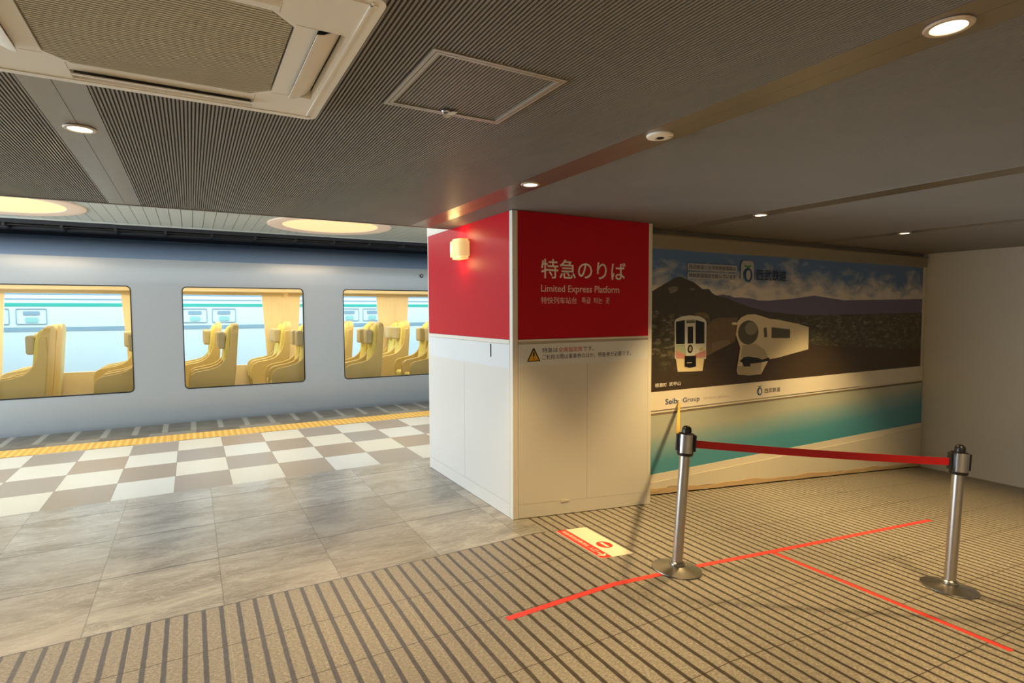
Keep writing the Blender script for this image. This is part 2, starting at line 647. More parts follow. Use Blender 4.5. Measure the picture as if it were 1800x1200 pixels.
struct(box('trim_1', (-8, 8.44, -0.1), (9, 8.85, 0.005), M['tactile']))
flat('floor_platform_edge', -8, 8.85, 9, 9.80, M['edge'], 0, 1.1)
flat('floor_track_bed', -12, 9.80, 12, 20, M['concrete'], -1.1, 0.2)

# ------------------------------------------------------------------ ceiling of the concourse
ZC = 2.44
PITCH = 0.0132
k = MB()
HAT = (0.655, 1.620, 1.144, 2.130)
bays = [(-7.2, -0.484), (-0.292, 1.762), (1.954, 3.992), (4.184, 6.236), (6.428, 9.0)]
for a, b in bays:
    n = int((b - a) / PITCH)
    for i in range(n):
        x = a + (i + 0.5) * (b - a) / n
        y1 = 5.0 if x < 3.64 else 4.1
        segs = [(-4.0, y1)]
        if x < -4.5:
            segs = [(-4.0, 5.0)]
        if HAT[0] < x < HAT[2]:
            segs = [(-4.0, HAT[1]), (HAT[3], y1)]
        if -0.53 < x < 0.44:
            segs = [(-4.0, 1.385), (2.355, y1)]
        w = 0.0042
        for ya, yb in segs:
            k.add([(x - w, ya, ZC + .008), (x - w * .8, ya, ZC), (x + w * .8, ya, ZC), (x + w, ya, ZC + .008),
                   (x - w, yb, ZC + .008), (x - w * .8, yb, ZC), (x + w * .8, yb, ZC), (x + w, yb, ZC + .008)],
                  [(0, 1, 5, 4), (1, 2, 6, 5), (2, 3, 7, 6), (0, 3, 2, 1), (4, 5, 6, 7)], M['rib'])
k.box((-8, -4, ZC + .008), (9, 5.0, ZC + .02), M['groove'])
struct(k.build('ceiling'))
k = MB()
for xc in (-0.388, 1.858, 4.088, 6.332):
    y1 = 5.0 if xc < 3.64 else 4.1
    for s in (-1, 1):
        xa, xb = (xc - .096, xc - .001) if s < 0 else (xc + .001, xc + .096)
        for ya, yb in ([(-4, 1.385), (2.355, y1)] if xc < 0 else [(-4, y1)]):
            k.box((xa, ya, ZC - .001), (xb, yb, ZC + .006), M['strip'])
struct(k.build('ceiling_strip'))
struct(box('trim_2', (-8, 5.0, ZC - .004), (HX, 5.03, 3.1), M['rib']))
struct(box('trim_3', (HX, 5.0, ZC + .2), (9, 5.03, 3.1), M['rib']))
# walls closing the concourse out of the photo's view
struct(box('wall_back', (-8, -4.2, -1), (9, -4, 3), M['white']))
struct(box('wall_left_light_block', (-8.2, -4.2, -1), (-8, 3.2, 3), M['white']))  # unseen wall added to keep open-sky light off the pillar front
struct(box('wall_right', (9, -4.2, -1), (9.2, 5, 3), M['white']))
struct(box('wall_poster', (3.633, 4.10, -1), (9, 5.0, ZC + .005), M['wallp']))

# ceiling hatch
h = tag(empty('ceiling_hatch', (0.9, 1.875, ZC)), 'square metal-framed access hatch in the ribbed ceiling', 'ceiling hatch')
inv = Vector((-0.9, -1.875, -ZC))


def fl(ox, oy, oz):
    return lambda a, b, d: (a - ox, b - oy, d - oz)


k = MB()
x0, y0, x1, y1 = HAT
k.plate([[(x0, y0), (x1, y0), (x1, y1), (x0, y1)], [(x0 + .013, y0 + .013), (x0 + .013, y1 - .013), (x1 - .013, y1 - .013), (x1 - .013, y0 + .013)]], fl(.9, 1.875, ZC), ZC - .004, ZC + .008, M['hatch'])
k.build('frame', h)
k = MB()
a = .0155
b_ = .028
k.plate([[(x0 + a, y0 + a), (x1 - a, y0 + a), (x1 - a, y1 - a), (x0 + a, y1 - a)], [(x0 + b_, y0 + b_), (x0 + b_, y1 - b_), (x1 - b_, y1 - b_), (x1 - b_, y0 + b_)]], fl(.9, 1.875, ZC), ZC - .004, ZC + .006, M['hatch'])
n = 33
for i in range(n):
    x = x0 + b_ + (i + .5) * (x1 - x0 - 2 * b_) / n - .9
    k.box((x - .0042, y0 + b_ - 1.875, .0005), (x + .0042, y1 - b_ - 1.875, .0075), M['rib'])
k.box((x0 + .01 - .9, y0 + .01 - 1.875, .0075), (x1 - .01 - .9, y1 - .01 - 1.875, .012), M['groove'])
k.build('hatch_door', h)
k = MB()
k.lathe([(.016, 0), (.019, -.003), (.017, -.007), (.010, -.007), (.009, -.003)], M['steel'], 24, (.892 - .9, 2.088 - 1.875, -.003))
k.lathe([(.006, 0), (.006, -.012), (.003, -.013)], M['steel'], 16, (.892 - .9, 2.100 - 1.875, -.003))
k.build('latch', h, True)
k = MB()
k.add([(.012, .197, -.006), (.036, .197, -.0065), (.030, .238, -.0075), (.006, .240, -.007)], [(0, 1, 2, 3)], M['whitestk'])
k.add([(.006, .240, -.007), (.030, .238, -.0075), (.022, .250, -.016), (-.008, .247, -.016)], [(0, 1, 2, 3)], M['whitestk'])
k.build('paper_tag', h)

# ------------------------------------------------------------------ ceiling air conditioner
AX, AY = -0.045, 1.87
ac = tag(empty('air_conditioner', (AX, AY, ZC)), 'cream four-way cassette air conditioner set in the ribbed ceiling', 'air conditioner')
k = MB()
H2 = 0.49
slots = []
for q in range(4):
    rot = lambda p, q=q: [(p[0], p[1]), (-p[1], p[0]), (-p[0], -p[1]), (p[1], -p[0])][q]
    slots.append([rot(p) for p in rrect(.365, -.262, .440, .262, .006, 3)])
g_ = .307
cc = .062
octo = [(g_, -g_ + cc), (g_, g_ - cc), (g_ - cc, g_), (-g_ + cc, g_), (-g_, g_ - cc), (-g_, -g_ + cc), (-g_ + cc, -g_), (g_ - cc, -g_)]
k.plate([rrect(-H2, -H2, H2, H2, .035, 6), octo] + slots, lambda a, b, d: (a, b, d), -.034, -.0015, M['accream'])
# raised rim lines on the panel
for q in range(4):
    for d_ in (.452,):
        p = [(d_, -H2 + .02), (d_ + .006, -H2 + .02), (d_ + .006, H2 - .02), (d_, H2 - .02)]
        p = [[(a, b), (-b, a), (-a, -b), (b, -a)][q] for a, b in p]
        k.plate([p], lambda a, b, d: (a, b, d), -.037, -.033, M['accream'])
k.build('panel', ac)
for q in range(4):
    for sy_ in (-1, 1):
        k = MB()
        p = [(.309, sy_ * .262 - .0008), (.364, sy_ * .262 - .0008), (.364, sy_ * .262 + .0008), (.309, sy_ * .262 + .0008)]
        p = [[(a, b), (-b, a), (-a, -b), (b, -a)][q] for a, b in p]
        k.plate([p], lambda a, b, d: (a, b, d), -.0344, -.033, M['seam'])
        k.build('panel_seam', ac)
k = MB()
k.box((-.44, -.44, -.004), (.44, .44, -.0016), M['darkvoid'])
k.build('inner_housing', ac)
k = MB()
n = 50
for i in range(n):
    y = -g_ + (i + .5) * 2 * g_ / n
    e = g_ - .006
    if abs(y) > g_ - cc:
        e = g_ - (abs(y) - (g_ - cc)) - .006
    k.box((-e, y - .0036, -.034), (e, y + .0030, -.022), M['acgrille'])
for s in (-1, 0, 1):
    k.box((s * .2 - .003, -g_ + .01 + abs(s) * .02, -.026), (s * .2 + .003, g_ - .01 - abs(s) * .02, -.016), M['acgrille'])
gr = k.build('grille', ac)
for q in range(4):
    k = MB()
    ca = [(1, 0), (0, 1), (-1, 0), (0, -1)][q]

    def T(a, b, d, ca=ca):
        return (a * ca[0] - b * ca[1], a * ca[1] + b * ca[0], d)
    prof = [(.362, -.048), (.380, -.045), (.400, -.035), (.420, -.022), (.436, -.004)]
    vs, fs = [], []
    for y in (-.256, .256):
        for a, z in prof:
            vs.append(T(a, y, z))
        for a, z in prof[::-1]:
            vs.append(T(a, y, z + .004))
    L = len(prof) * 2
    for i in range(L):
        j = (i + 1) % L
        fs.append((i, j, L + j, L + i))
    fs.append(tuple(range(L))[::-1])
    fs.append(tuple(range(L, 2 * L)))
    k.add(vs, fs, M['accream'])
    k.build('flap', ac, True)

# ------------------------------------------------------------------ downlights and smoke detector
DL_LABEL = ['lit round downlight in the ceiling strip, nearest above the red pillar',
            'lit round downlight above the right end of the poster, beside the picture\'s right edge',
            'lit round downlight in the leftmost ceiling strip beside the air conditioner',
            None, 'lit round downlight in the upper right, nearest the camera and largest in view', 'lit round downlight in the far right ceiling strip over the poster'] + [None] * 9
for i, (x, y) in enumerate(DOWN):
    d = empty('downlight', (x, y, ZC))
    tag(d, DL_LABEL[i] or 'lit round downlight in the unseen ceiling behind the photographer', 'downlight', 'ceiling downlights')
    k = MB()
    k.lathe([(.050, -.0015), (.0585, -.002), (.060, -.005), (.056, -.009), (.044, -.009), (.042, -.004)], M['lampring'], 40)
    k.build('trim_ring', d, True)
    k = MB()
    k.lathe([(.043, -.0015), (.043, -.006), (.03, -.008), (.01, -.0085)], M['lampglow'], 32)
    k.build('lens', d, True)
    e = SPOT_W * (1.7 if (x > 4 and y > 3) else 1.0)
    add_light('downlight_spot', 'SPOT', (x, y, ZC - .03), e, WARM, (0, 0, 0), 0.06, spot=math.radians(94 if (x > 4 and y > 3) else 80), blend=0.72)
sd = tag(empty('smoke_detector', (1.852, 1.912, ZC)), 'round cream detector disc on the metal ceiling strip', 'smoke detector')
k = MB()
k.lathe([(.058, 0), (.060, -.004), (.056, -.011), (.040, -.015), (.020, -.0155), (.018, -.013)], M['accream'], 40)
k.build('body', sd, True)
k = MB()
k.lathe([(.0165, -.011), (.0165, -.0145), (.013, -.0145), (.010, -.0135)], M['darkvoid'], 24, (.003, 0, -.0012))
k.build('sensor_hole', sd, True)
k = MB()
k.box((-.004, .028, -.0160), (.008, .0295, -.0140), M['darkvoid'])
k.build('indicator_slot', sd)
k = MB()
k.box((.018, -.040, -.0145), (.034, -.036, -.0120), M['seam'])
k.build('marking', sd)

# ------------------------------------------------------------------ pillar
PX0, PX1, PY0, PY1 = HX, 3.633, 3.827, 5.62
pl = tag(empty('pillar', (2.9, 4.7, 0)), 'square clad pillar with red upper half and white lower half', 'pillar')


def pf(x, z, d):   # front face, d outward
    return (x - 2.9, PY0 - d - 4.7, z)


def ps(y, z, d):   # left face
    return (PX0 - d - 2.9, y - 4.7, z)


def seg(x0, x1, za, zb, fn, d0, d1, m, name, slope=False, bevel=0):
    k = MB()
    f0 = ramp_z(x0) if slope else 0
    f1 = ramp_z(x1) if slope else 0
    k.plate([[(x0, za + f0), (x1, za + f1), (x1, zb), (x0, zb)]], fn, d0, d1, m)
    return k.build(name, pl, bevel=bevel)


k = MB()
k.box((PX0 + .02 - 2.9, PY0 + .02 - 4.7, -1), (PX1 - .01 - 2.9, PY1 - 4.7, 2.62), M['white'])
k.build('core', pl)
XA, XB = 2.229, 3.588
seg(XA, XB, 1.432, 2.437, pf, -.02, 0, M['red'], 'red_panel')
seg(XA, 2.905, .118, 1.395, pf, -.02, 0, M['white'], 'lower_panel', True)
seg(2.908, XB, .118, 1.395, pf, -.02, 0, M['white'], 'lower_panel', True)
seg(XA, XB, 1.218, 1.392, pf, 0, .0008, M['whitestk'], 'notice_band')
k = MB()
k.plate([[(XA, ramp_z(XA) + .006), (XB, ramp_z(XB) + .006), (XB, ramp_z(XB) + .116), (XA, ramp_z(XA) + .116)]], pf, -.02, 0, M['white'])
k.build('kickboard', pl)
k = MB()
k.plate([[(XA, 1.416), (XB, 1.416), (XB, 1.430), (XA, 1.430)]], pf, -.02, .005, M['trim'])
k.plate([[(XA, 1.397), (XB, 1.397), (XB, 1.4159), (XA, 1.4159)]], pf, -.02, .0012, M['seam'])
k.build('rail', pl)
# corner posts
k = MB()
k.box((PX0 - 2.9, PY0 - 4.7, 0.0), (XA - .001 - 2.9, PY0 + .048 - 4.7, 2.437), M['trim'])
k.build('corner_trim', pl, bevel=.004)
k = MB()
k.plate([[(XB + .001, ramp_z(XB)), (PX1, ramp_z(PX1)), (PX1, 2.437), (XB + .001, 2.437)]], pf, -.05, 0.0, M['trim'])
k.build('corner_trim', pl, bevel=.004)
# left face
YA, YB = PY0 + .049, 5.60
seg(YA, YB, 1.432, 2.437, ps, -.02, 0, M['red'], 'red_panel')
seg(YA, 4.728, .118, 1.395, ps, -.02, 0, M['white'], 'lower_panel')
seg(4.731, YB, .118, 1.395, ps, -.02, 0, M['white'], 'lower_panel')
seg(YA, YB, 1.200, 1.392, ps, 0, .0008, M['whitestk'], 'notice_band')
seg(YA, YB, 0.003, .116, ps, -.02, 0, M['white'], 'kickboard')
seg(YA, YB, 1.397, 1.430, ps, -.02, .004, M['trim'], 'rail')
seg(YB + .001, PY1, 0, 2.437, ps, -.05, 0, M['trim'], 'corner_trim')
seg(5.03, PY1, 2.438, 2.62, ps, -.05, .004, M['trim'], 'top_cap')
seg(4.184, 4.205, 1.275, 1.386, ps, .0008, .002, M['black'], 'black_slot')
k = MB()
k.plate([[(2.632, .070), (2.720, .062), (2.720, .078), (2.705, .082), (2.65, .088), (2.632, .084)]], pf, 0, .006, M['ivory'])
k.build('clip', pl, bevel=.002)

text('title_lettering', '特急のりば', M['letter'], pl, 2.443, 1.918, 3.318, 2.076, pf, bold=0.009)
text('english_lettering', 'Limited Express Platform', M['letter2'], pl, 2.443, 1.793, 3.248, 1.868, pf, bold=0.008)
text('chinese_lettering', '特快列车站台', M['letter2'], pl, 2.443, 1.715, 2.795, 1.770, pf, bold=0.004)
text('korean_lettering', '특급  타는  곳', M['letter2'], pl, 2.845, 1.718, 3.142, 1.770, pf, bold=0.006)
off1 = lambda x, z, d: pf(x, z, d + .0009)
W = 0.468
text('notice_lettering', '特急は', M['navy'], pl, 2.453, 1.320, 2.605, 1.360, off1, bold=0.006)
text('notice_lettering', '全席指定席', M['redink'], pl, 2.611, 1.319, 2.852, 1.360, off1, bold=0.006)
text('notice_lettering', 'です。', M['navy'], pl, 2.860, 1.320, 2.975, 1.358, off1, bold=0.006)
text('notice_lettering', 'ご利用の際は乗車券のほか、特急券が必要です。', M['navy'], pl, 2.453, 1.262, 3.385, 1.304, off1, bold=0.006)


def tri(cx, cz, w, h):
    return [(cx - w, cz), (cx + w, cz), (cx + w * .92, cz + .012), (cx + .006, cz + h), (cx - .006, cz + h), (cx - w * .92, cz + .012)]


k = MB()
k.plate([tri(2.372, 1.254, .062, .106)], off1, .0003, .0008, M['black'])
k.plate([[(2.372 - .049, 1.262), (2.372 + .049, 1.262), (2.372, 1.345)]], off1, .0008, .0012, M['yellow'])
k.plate([[(2.3665, 1.290), (2.3775, 1.290), (2.380, 1.328), (2.364, 1.328)]], off1, .0012, .0016, M['black'])
k.plate([circle(2.372, 1.276, .0065, n=14)], off1, .0012, .0016, M['redink'])
k.build('warning_symbol', pl)

# ------------------------------------------------------------------ wall lamp
wl = tag(empty('wall_lamp', (HX, 4.715, 2.218)), 'lit amber glass wall lamp on the red left face of the pillar', 'wall lamp')
k = MB()
k.box((-.006, -.115, -.078), (0, .115, .078), M['lampring'])
k.build('back_plate', wl)


def halfcyl(ry, rx, z0, z1, m):
    pts = [(0.0, -ry)]
    for i in range(25):
        t = -R90 + math.pi * i / 24
        c_, s_ = math.cos(t), math.sin(t)
        e = 0.55
        pts.append((-.004 - rx * (abs(c_) ** e), ry * (abs(s_) ** 0.8) * (1 if s_ > 0 else -1)))
    pts.append((0.0, ry))
    k.plate([pts], lambda a, b, d: (a, b, d), z0, z1, m)


k = MB()
halfcyl(.120, .110, -.068, .068, M['sconce'])
k.build('glass_shade', wl, bevel=.004)
k = MB()
halfcyl(.098, .092, .068, .088, M['sconce'])
k.build('upper_rim', wl, bevel=.003)
k = MB()
halfcyl(.098, .092, -.090, -.068, M['sconce'])
k.build('lower_rim', wl, bevel=.003)
add_light('wall_lamp_bulb_up', 'POINT', (HX - .10, 4.70, 2.345), 0.9, (1.0, .58, .22), size=.05)
add_light('wall_lamp_bulb_down', 'POINT', (HX - .10, 4.70, 2.09), 0.9, (1.0, .58, .22), size=.05)

# ------------------------------------------------------------------ advertising board on the poster wall
bd = tag(empty('advertising_board', (5.4, 4.05, 0)), 'railway advertising board showing two trains below a dark mountain', 'advertising board')
BX0, BX1 = 3.636, 8.98


def pb(x, z, d):
    return (x - 5.4, -d, z)


k = MB()
k.box((BX0 - 5.4, 0.002, .66), (BX1 - 5.4, .049, 2.30), M['ivory'])
k.build('backing', bd)
k = MB()
k.box((BX0 - 5.4, -.012, 2.252), (BX1 - 5.4, .049, 2.385), M['wallp'])
k.box((BX0 - 5.4, -.020, 2.378), (BX1 - 5.4, .049, 2.392), M['shadowgap'])
k.build('header_rail', bd)
PIC = {
 'mountain':[(3.854,1.848),(3.932,1.884),(4.058,1.941),(4.144,1.979),(4.22,1.994),(4.265,1.978),(4.401,1.941),(4.47,1.906),(4.528,1.875),(4.622,1.877),(4.671,1.836),(4.731,1.812),(4.866,1.792),(5.004,1.756),(5.25,1.696),(5.562,1.643)],
 'ridge':[(4.707,1.81),(4.84,1.823),(4.94,1.814),(5.003,1.794),(5.118,1.795),(5.261,1.788),(5.395,1.767),(5.558,1.764)],
 'cliff':[(4.043,1.875),(4.113,1.896),(4.189,1.889),(4.168,1.845),(4.081,1.824)],
 'cliff2':[(4.334,1.88),(4.425,1.877),(4.402,1.857),(4.357,1.864)],
 'tree':[(4.405,1.622),(4.482,1.64),(4.56,1.639),(4.627,1.611),(4.634,1.57),(4.483,1.589)],
 'field':[(4.589,1.506),(4.748,1.583),(5.068,1.585),(5.058,1.403),(5.004,1.308),(4.596,1.191)],
 'field2':[(4.673,1.318),(4.794,1.343),(4.946,1.348),(4.948,1.281),(4.675,1.234)],
 'body1':[(4.138,1.548),(4.156,1.574),(4.242,1.6),(4.342,1.61),(4.483,1.599),(4.562,1.57),(4.589,1.538),(4.59,1.163),(4.15,1.182)],
 'skirt1':[(4.163,1.182),(4.563,1.169),(4.54,1.04),(4.352,1.044),(4.189,1.051)],
 'coup1':[(4.28,1.204),(4.439,1.202),(4.441,1.092),(4.352,1.084),(4.282,1.1)],
 'wl':[(4.157,1.548),(4.278,1.564),(4.282,1.326),(4.16,1.327)],
 'wc':[(4.319,1.496),(4.395,1.498),(4.401,1.327),(4.322,1.327)],
 'wr':[(4.429,1.563),(4.556,1.538),(4.56,1.322),(4.434,1.323)],
 'dest':[(4.299,1.564),(4.419,1.565),(4.42,1.531),(4.299,1.53)],
 'pinkl':[(4.155,1.263),(4.286,1.222),(4.287,1.181),(4.163,1.184)],
 'pinkr':[(4.426,1.216),(4.579,1.252),(4.58,1.178),(4.426,1.178)],
 'hll':[(4.173,1.275),(4.21,1.283),(4.211,1.256),(4.18,1.248)],
 'hlr':[(4.489,1.269),(4.541,1.285),(4.542,1.253),(4.496,1.246)],
 'body2':[(5.061,1.547),(5.111,1.585),(5.211,1.613),(5.329,1.617),(5.465,1.592),(5.574,1.566),(5.715,1.555),(6.10,1.50),(6.30,1.46),(6.30,1.20),(6.0,1.16),(5.729,1.123),(5.588,1.114),(5.454,0.955),(5.244,0.953),(5.076,0.972),(5.054,1.017),(5.105,1.257),(5.029,1.403)],
 'mir':[(4.956,1.519),(4.984,1.533),(5.069,1.532),(5.07,1.499),(4.97,1.508)],
 'sw':[(5.485,1.458),(5.53,1.472),(5.549,1.362),(5.495,1.358)],
 'coup2':[(5.094,1.112),(5.165,1.157),(5.238,1.159),(5.388,1.138),(5.464,1.115),(5.587,1.134),(5.588,1.099),(5.45,1.085),(5.27,1.079),(5.271,1.05),(5.161,1.055),(5.138,1.1)],
 'face2':[(5.133,1.285),(5.353,1.297),(5.507,1.223),(5.572,1.13),(5.449,1.12),(5.358,1.149),(5.18,1.166),(5.115,1.15)],
}
pr = {n: pmat('print_' + n, c, 0.35, 0, v, 25) for n, c, v in (
    ('ridge', '#6a6488', .1), ('mount', '#4a4437', .3), ('cliffs', '#7d7466', .1), ('tree', '#77643f', .2), ('fieldc', '#7a6547', .3),
    ('fieldl', '#8c7b60', .2), ('bodyl', '#e8ebe0', .04), ('creams', '#ecdcae', .05), ('dk', '#14100d', .1), ('pink', '#d79a90', .2),
    ('gold', '#d8c27d', .1), ('roadd', '#453726', .15), ('cream2', '#e8dcba', .03), ('olive', '#5c5844', .1), ('olivel', '#8f8b72', .1), ('grey2', '#bfb496', .05),
    ('cloudd', '#8d8578', .1), ('frost', '#b4b8be', .02), ('leaf', '#3f8a2e', .05), ('aqua', '#3b93a6', .1), ('tagg', '#a5919a', .05), ('green1', '#b6c6a8', .1))}
XE = 8.9
k = MB()
lay = [0.0]


def L(pts, m, step=.0003):
    lay[0] += step
    k.plate([pts], pb, lay[0], lay[0] + .0002, m, back=False)


L([(BX0, .871), (XE, .871), (XE, 2.250), (BX0, 2.250)], M['skyp'])
L(PIC['ridge'] + [(6.0, 1.79), (6.4, 1.83), (7.0, 1.78), (XE, 1.81), (XE, 1.5), (4.707, 1.5)], pr['ridge'])
L([(BX0, 1.80)] + PIC['mountain'] + [(6.2, 1.60), (XE, 1.62), (XE, .9), (BX0, .9)], pr['mount'])
L(PIC['cliff'], pr['cliffs'])
L(PIC['cliff2'], pr['cliffs'])
L([(BX0, 1.60), (3.9, 1.66), (4.1, 1.63), (4.3, 1.60), (4.5, 1.56), (4.9, 1.58), (5.6, 1.56), (6.5, 1.6), (XE, 1.6), (XE, .871), (BX0, .871)], M['groundp'])
L(PIC['tree'], pr['tree'])
L(PIC['field'], pr['fieldc'])
L(PIC['field2'], pr['fieldl'])
L([(4.45, .871), (4.45, 1.13), (4.60, 1.19), (5.06, 1.34), (5.3, 1.3), (6.4, 1.25), (XE, 1.1), (XE, .871)], pr['roadd'])
rr = random.Random(4)
for i in range(46):
    cx, cz = 3.70 + rr.random() * .44, 1.20 + rr.random() * .42
    w = .015 + rr.random() * .035
    L([(cx - w, cz), (cx - w * .3, cz + w * .35), (cx + w * .7, cz + w * .3), (cx + w, cz - w * .1), (cx, cz - w * .25)], pr['cliffs' if rr.random() < .7 else 'tree'], .00002)
L(PIC['body1'], pr['bodyl'])
L(PIC['skirt1'], pr['creams'])
for q in ('wl', 'wc', 'wr'):
    L(PIC[q], pr['dk'])
L(PIC['dest'], pr['olivel'])
L([(4.305, 1.542), (4.414, 1.542), (4.414, 1.548), (4.305, 1.548)], pr['dk'])
L([(4.155, 1.318), (4.282, 1.318), (4.31, 1.22), (4.287, 1.20), (4.16, 1.25)], pr['green1'])
L(PIC['pinkl'], pr['pink'])
L(PIC['pinkr'], pr['pink'])
L(PIC['hll'], pr['gold'])
L(PIC['hlr'], pr['gold'])
L(circle(4.356, 1.273, .036, .041), pr['dk'])
L(circle(4.356, 1.273, .020, .025), pr['grey2'])
L(PIC['coup1'], pr['dk'])
L([(4.31, 1.13), (4.38, 1.13), (4.38, 1.138), (4.31, 1.138)], pr['grey2'])
L(PIC['body2'], pr['cream2'])
L(PIC['mir'], pr['cream2'])
L(circle(5.231, 1.420, .166, .130, 36), pr['olive'])
L(circle(5.276, 1.462, .10, .07, 30), pr['olivel'])
L(PIC['sw'], pr['olive'])
L([(5.62, 1.47), (5.95, 1.44), (5.95, 1.34), (5.62, 1.35)], pr['olive'])
L(PIC['face2'], pr['grey2'])
L([(5.06, 1.06), (5.46, 1.09), (5.454, .955), (5.244, .953), (5.076, .972)], pr['grey2'])
L(PIC['coup2'], pr['dk'])
# pale halos behind the headings
L(rrect(4.30, 2.060, 5.03, 2.128, .02, 4), pr['frost'], .0002)
L(rrect(4.30, 1.975, 5.03, 2.043, .02, 4), pr['frost'], .0002)
L(rrect(5.09, 1.95, 5.30, 2.19, .06, 6), pr['frost'], .0002)
k.build('picture', bd)
zt = lay[0] + .0004
po = lambda x, z, d: pb(x, z, d + zt)


def emblem(name, cx, cz, s):
    k = MB()
    k.plate([circle(cx, cz, .088 * s, .090 * s, 36), circle(cx + .012 * s, cz, .045 * s, .062 * s, 30)[::-1]], po, .0002, .0004, M['blue'])
    arc = [(cx + (.066 * s) * math.cos(t), cz + (.074 * s) * math.sin(t)) for t in [math.radians(a) for a in range(175, 290, 12)]]
    arc2 = [(cx + (.086 * s) * math.cos(t), cz + (.088 * s) * math.sin(t)) for t in [math.radians(a) for a in range(283, 170, -12)]]
    k.plate([arc + arc2], po, .0004, .0006, pr['aqua'])
    lf = [(cx - .075 * s, cz + .120 * s), (cx - .035 * s, cz + .122 * s), (cx - .004 * s, cz + .108 * s), (cx + .03 * s, cz + .122 * s), (cx + .075 * s, cz + .124 * s), (cx + .04 * s, cz + .100 * s), (cx, cz + .088 * s), (cx - .04 * s, cz + .098 * s)]
    k.plate([lf], po, .0004, .0006, pr['leaf'])
    return k.build(name, bd)


emblem('emblem', 5.200, 2.035, .86)
text('heading_lettering', '西武鉄道と台湾鉄路管理局は', M['navy'], bd, 4.318, 2.072, 5.012, 2.116, po, bold=.006)
text('heading_lettering', '姉妹鉄道協定を結んでいます', M['navy'], bd, 4.318, 1.988, 5.012, 2.032, po, bold=.006)
text('company_lettering', '西武鉄道', M['navy'], bd, 5.345, 1.982, 5.86, 2.104, po, bold=.010)
text('place_lettering', '横瀬町', M['letter'], bd, 3.880, .914, 4.035, .955, po, bold=.004)
text('place_lettering', '武甲山', M['letter'], bd, 4.068, .916, 4.222, .956, po, bold=.004)
k = MB()
k.plate([[(BX0, .690), (BX1, .690), (BX1, .8705), (BX0, .8705)]], pb, 0, .006, M['captionb'])
k.build('caption_band', bd)
p2 = lambda x, z, d: pb(x, z, d + .0062)
text('group_lettering', 'Seibu', M['blue'], bd, 4.024, .735, 4.232, .792, p2, bold=.02)
text('group_lettering', 'Group', M['blue'], bd, 4.262, .722, 4.500, .786, p2, bold=.012)
text('tagline_lettering', 'でかける人を、', pr['tagg'], bd, 4.552, .743, 4.755, .767, p2, bold=.002)
text('tagline_lettering', 'ほほえむ人へ。', pr['tagg'], bd, 4.768, .741, 4.961, .765, p2, bold=.002)
po_save, po = po, p2
emblem('emblem', 5.441, .764, .5)
text('company_lettering', '西武鉄道', M['navy'], bd, 5.523, .738, 5.80, .790, p2, bold=.008)
po = po_save
k = MB()
k.box((BX0 - 5.4, .006, .636), (BX1 - 5.4, .048, .690), M['shadowgap'])
k.build('recess_strip', bd)
k = MB()
k.box((BX0 - 5.4, -.002, .064), (BX1 - 5.4, .048, .636), M['teal'])
k.build('teal_panel', bd)
k = MB()
k.box((BX0 - 5.4, -.006, -.012), (BX1 - 5.4, .049, .063), M['captionb'])
k.build('ledge', bd)
k = MB()
k.plate([[(BX0, ramp_z(BX0) + .055), (BX1, ramp_z(BX1) + .055), (BX1, -.013), (BX0, -.013)]], pb, -.045, .012, M['ivory'])
k.build('base_board', bd)
k = MB()
top, bot = [], []
n = 60
for i in range(n + 1):
    x = BX0 + (BX1 - BX0) * i / n
    t = .062 + .010 * math.sin(x * 5.1) + .006 * math.sin(x * 13.0 + 1)
    if x < 4.0:
        t += .012 * math.sin((x - BX0) * 16)
    top.append((x, ramp_z(x) + t))
    bot.append((x, ramp_z(x) + .014 + .002 * math.sin(x * 9)))
k.plate([bot + top[::-1]], pb, -.03, .016, M['kraft'])
for x0_, x1_, zz in ((3.70, 3.95, .05), (4.05, 4.35, .075), (3.66, 3.80, .03)):
    pts = []
    for i in range(7):
        x = x0_ + (x1_ - x0_) * i / 6
        pts.append(Vector((x - 5.4, -.017, ramp_z(x) + zz + .012 * math.sin(i * 1.1))))
    k.tube(pts, .0022, M['kraft'], 5)
k.build('kraft_tape', bd)
k = MB()
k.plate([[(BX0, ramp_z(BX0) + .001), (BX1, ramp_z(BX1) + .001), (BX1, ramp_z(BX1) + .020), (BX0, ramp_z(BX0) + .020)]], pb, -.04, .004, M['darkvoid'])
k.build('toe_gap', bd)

# ------------------------------------------------------------------ stanchions and belts
NR = Vector((SLOPE, 0, 1)).normalized()


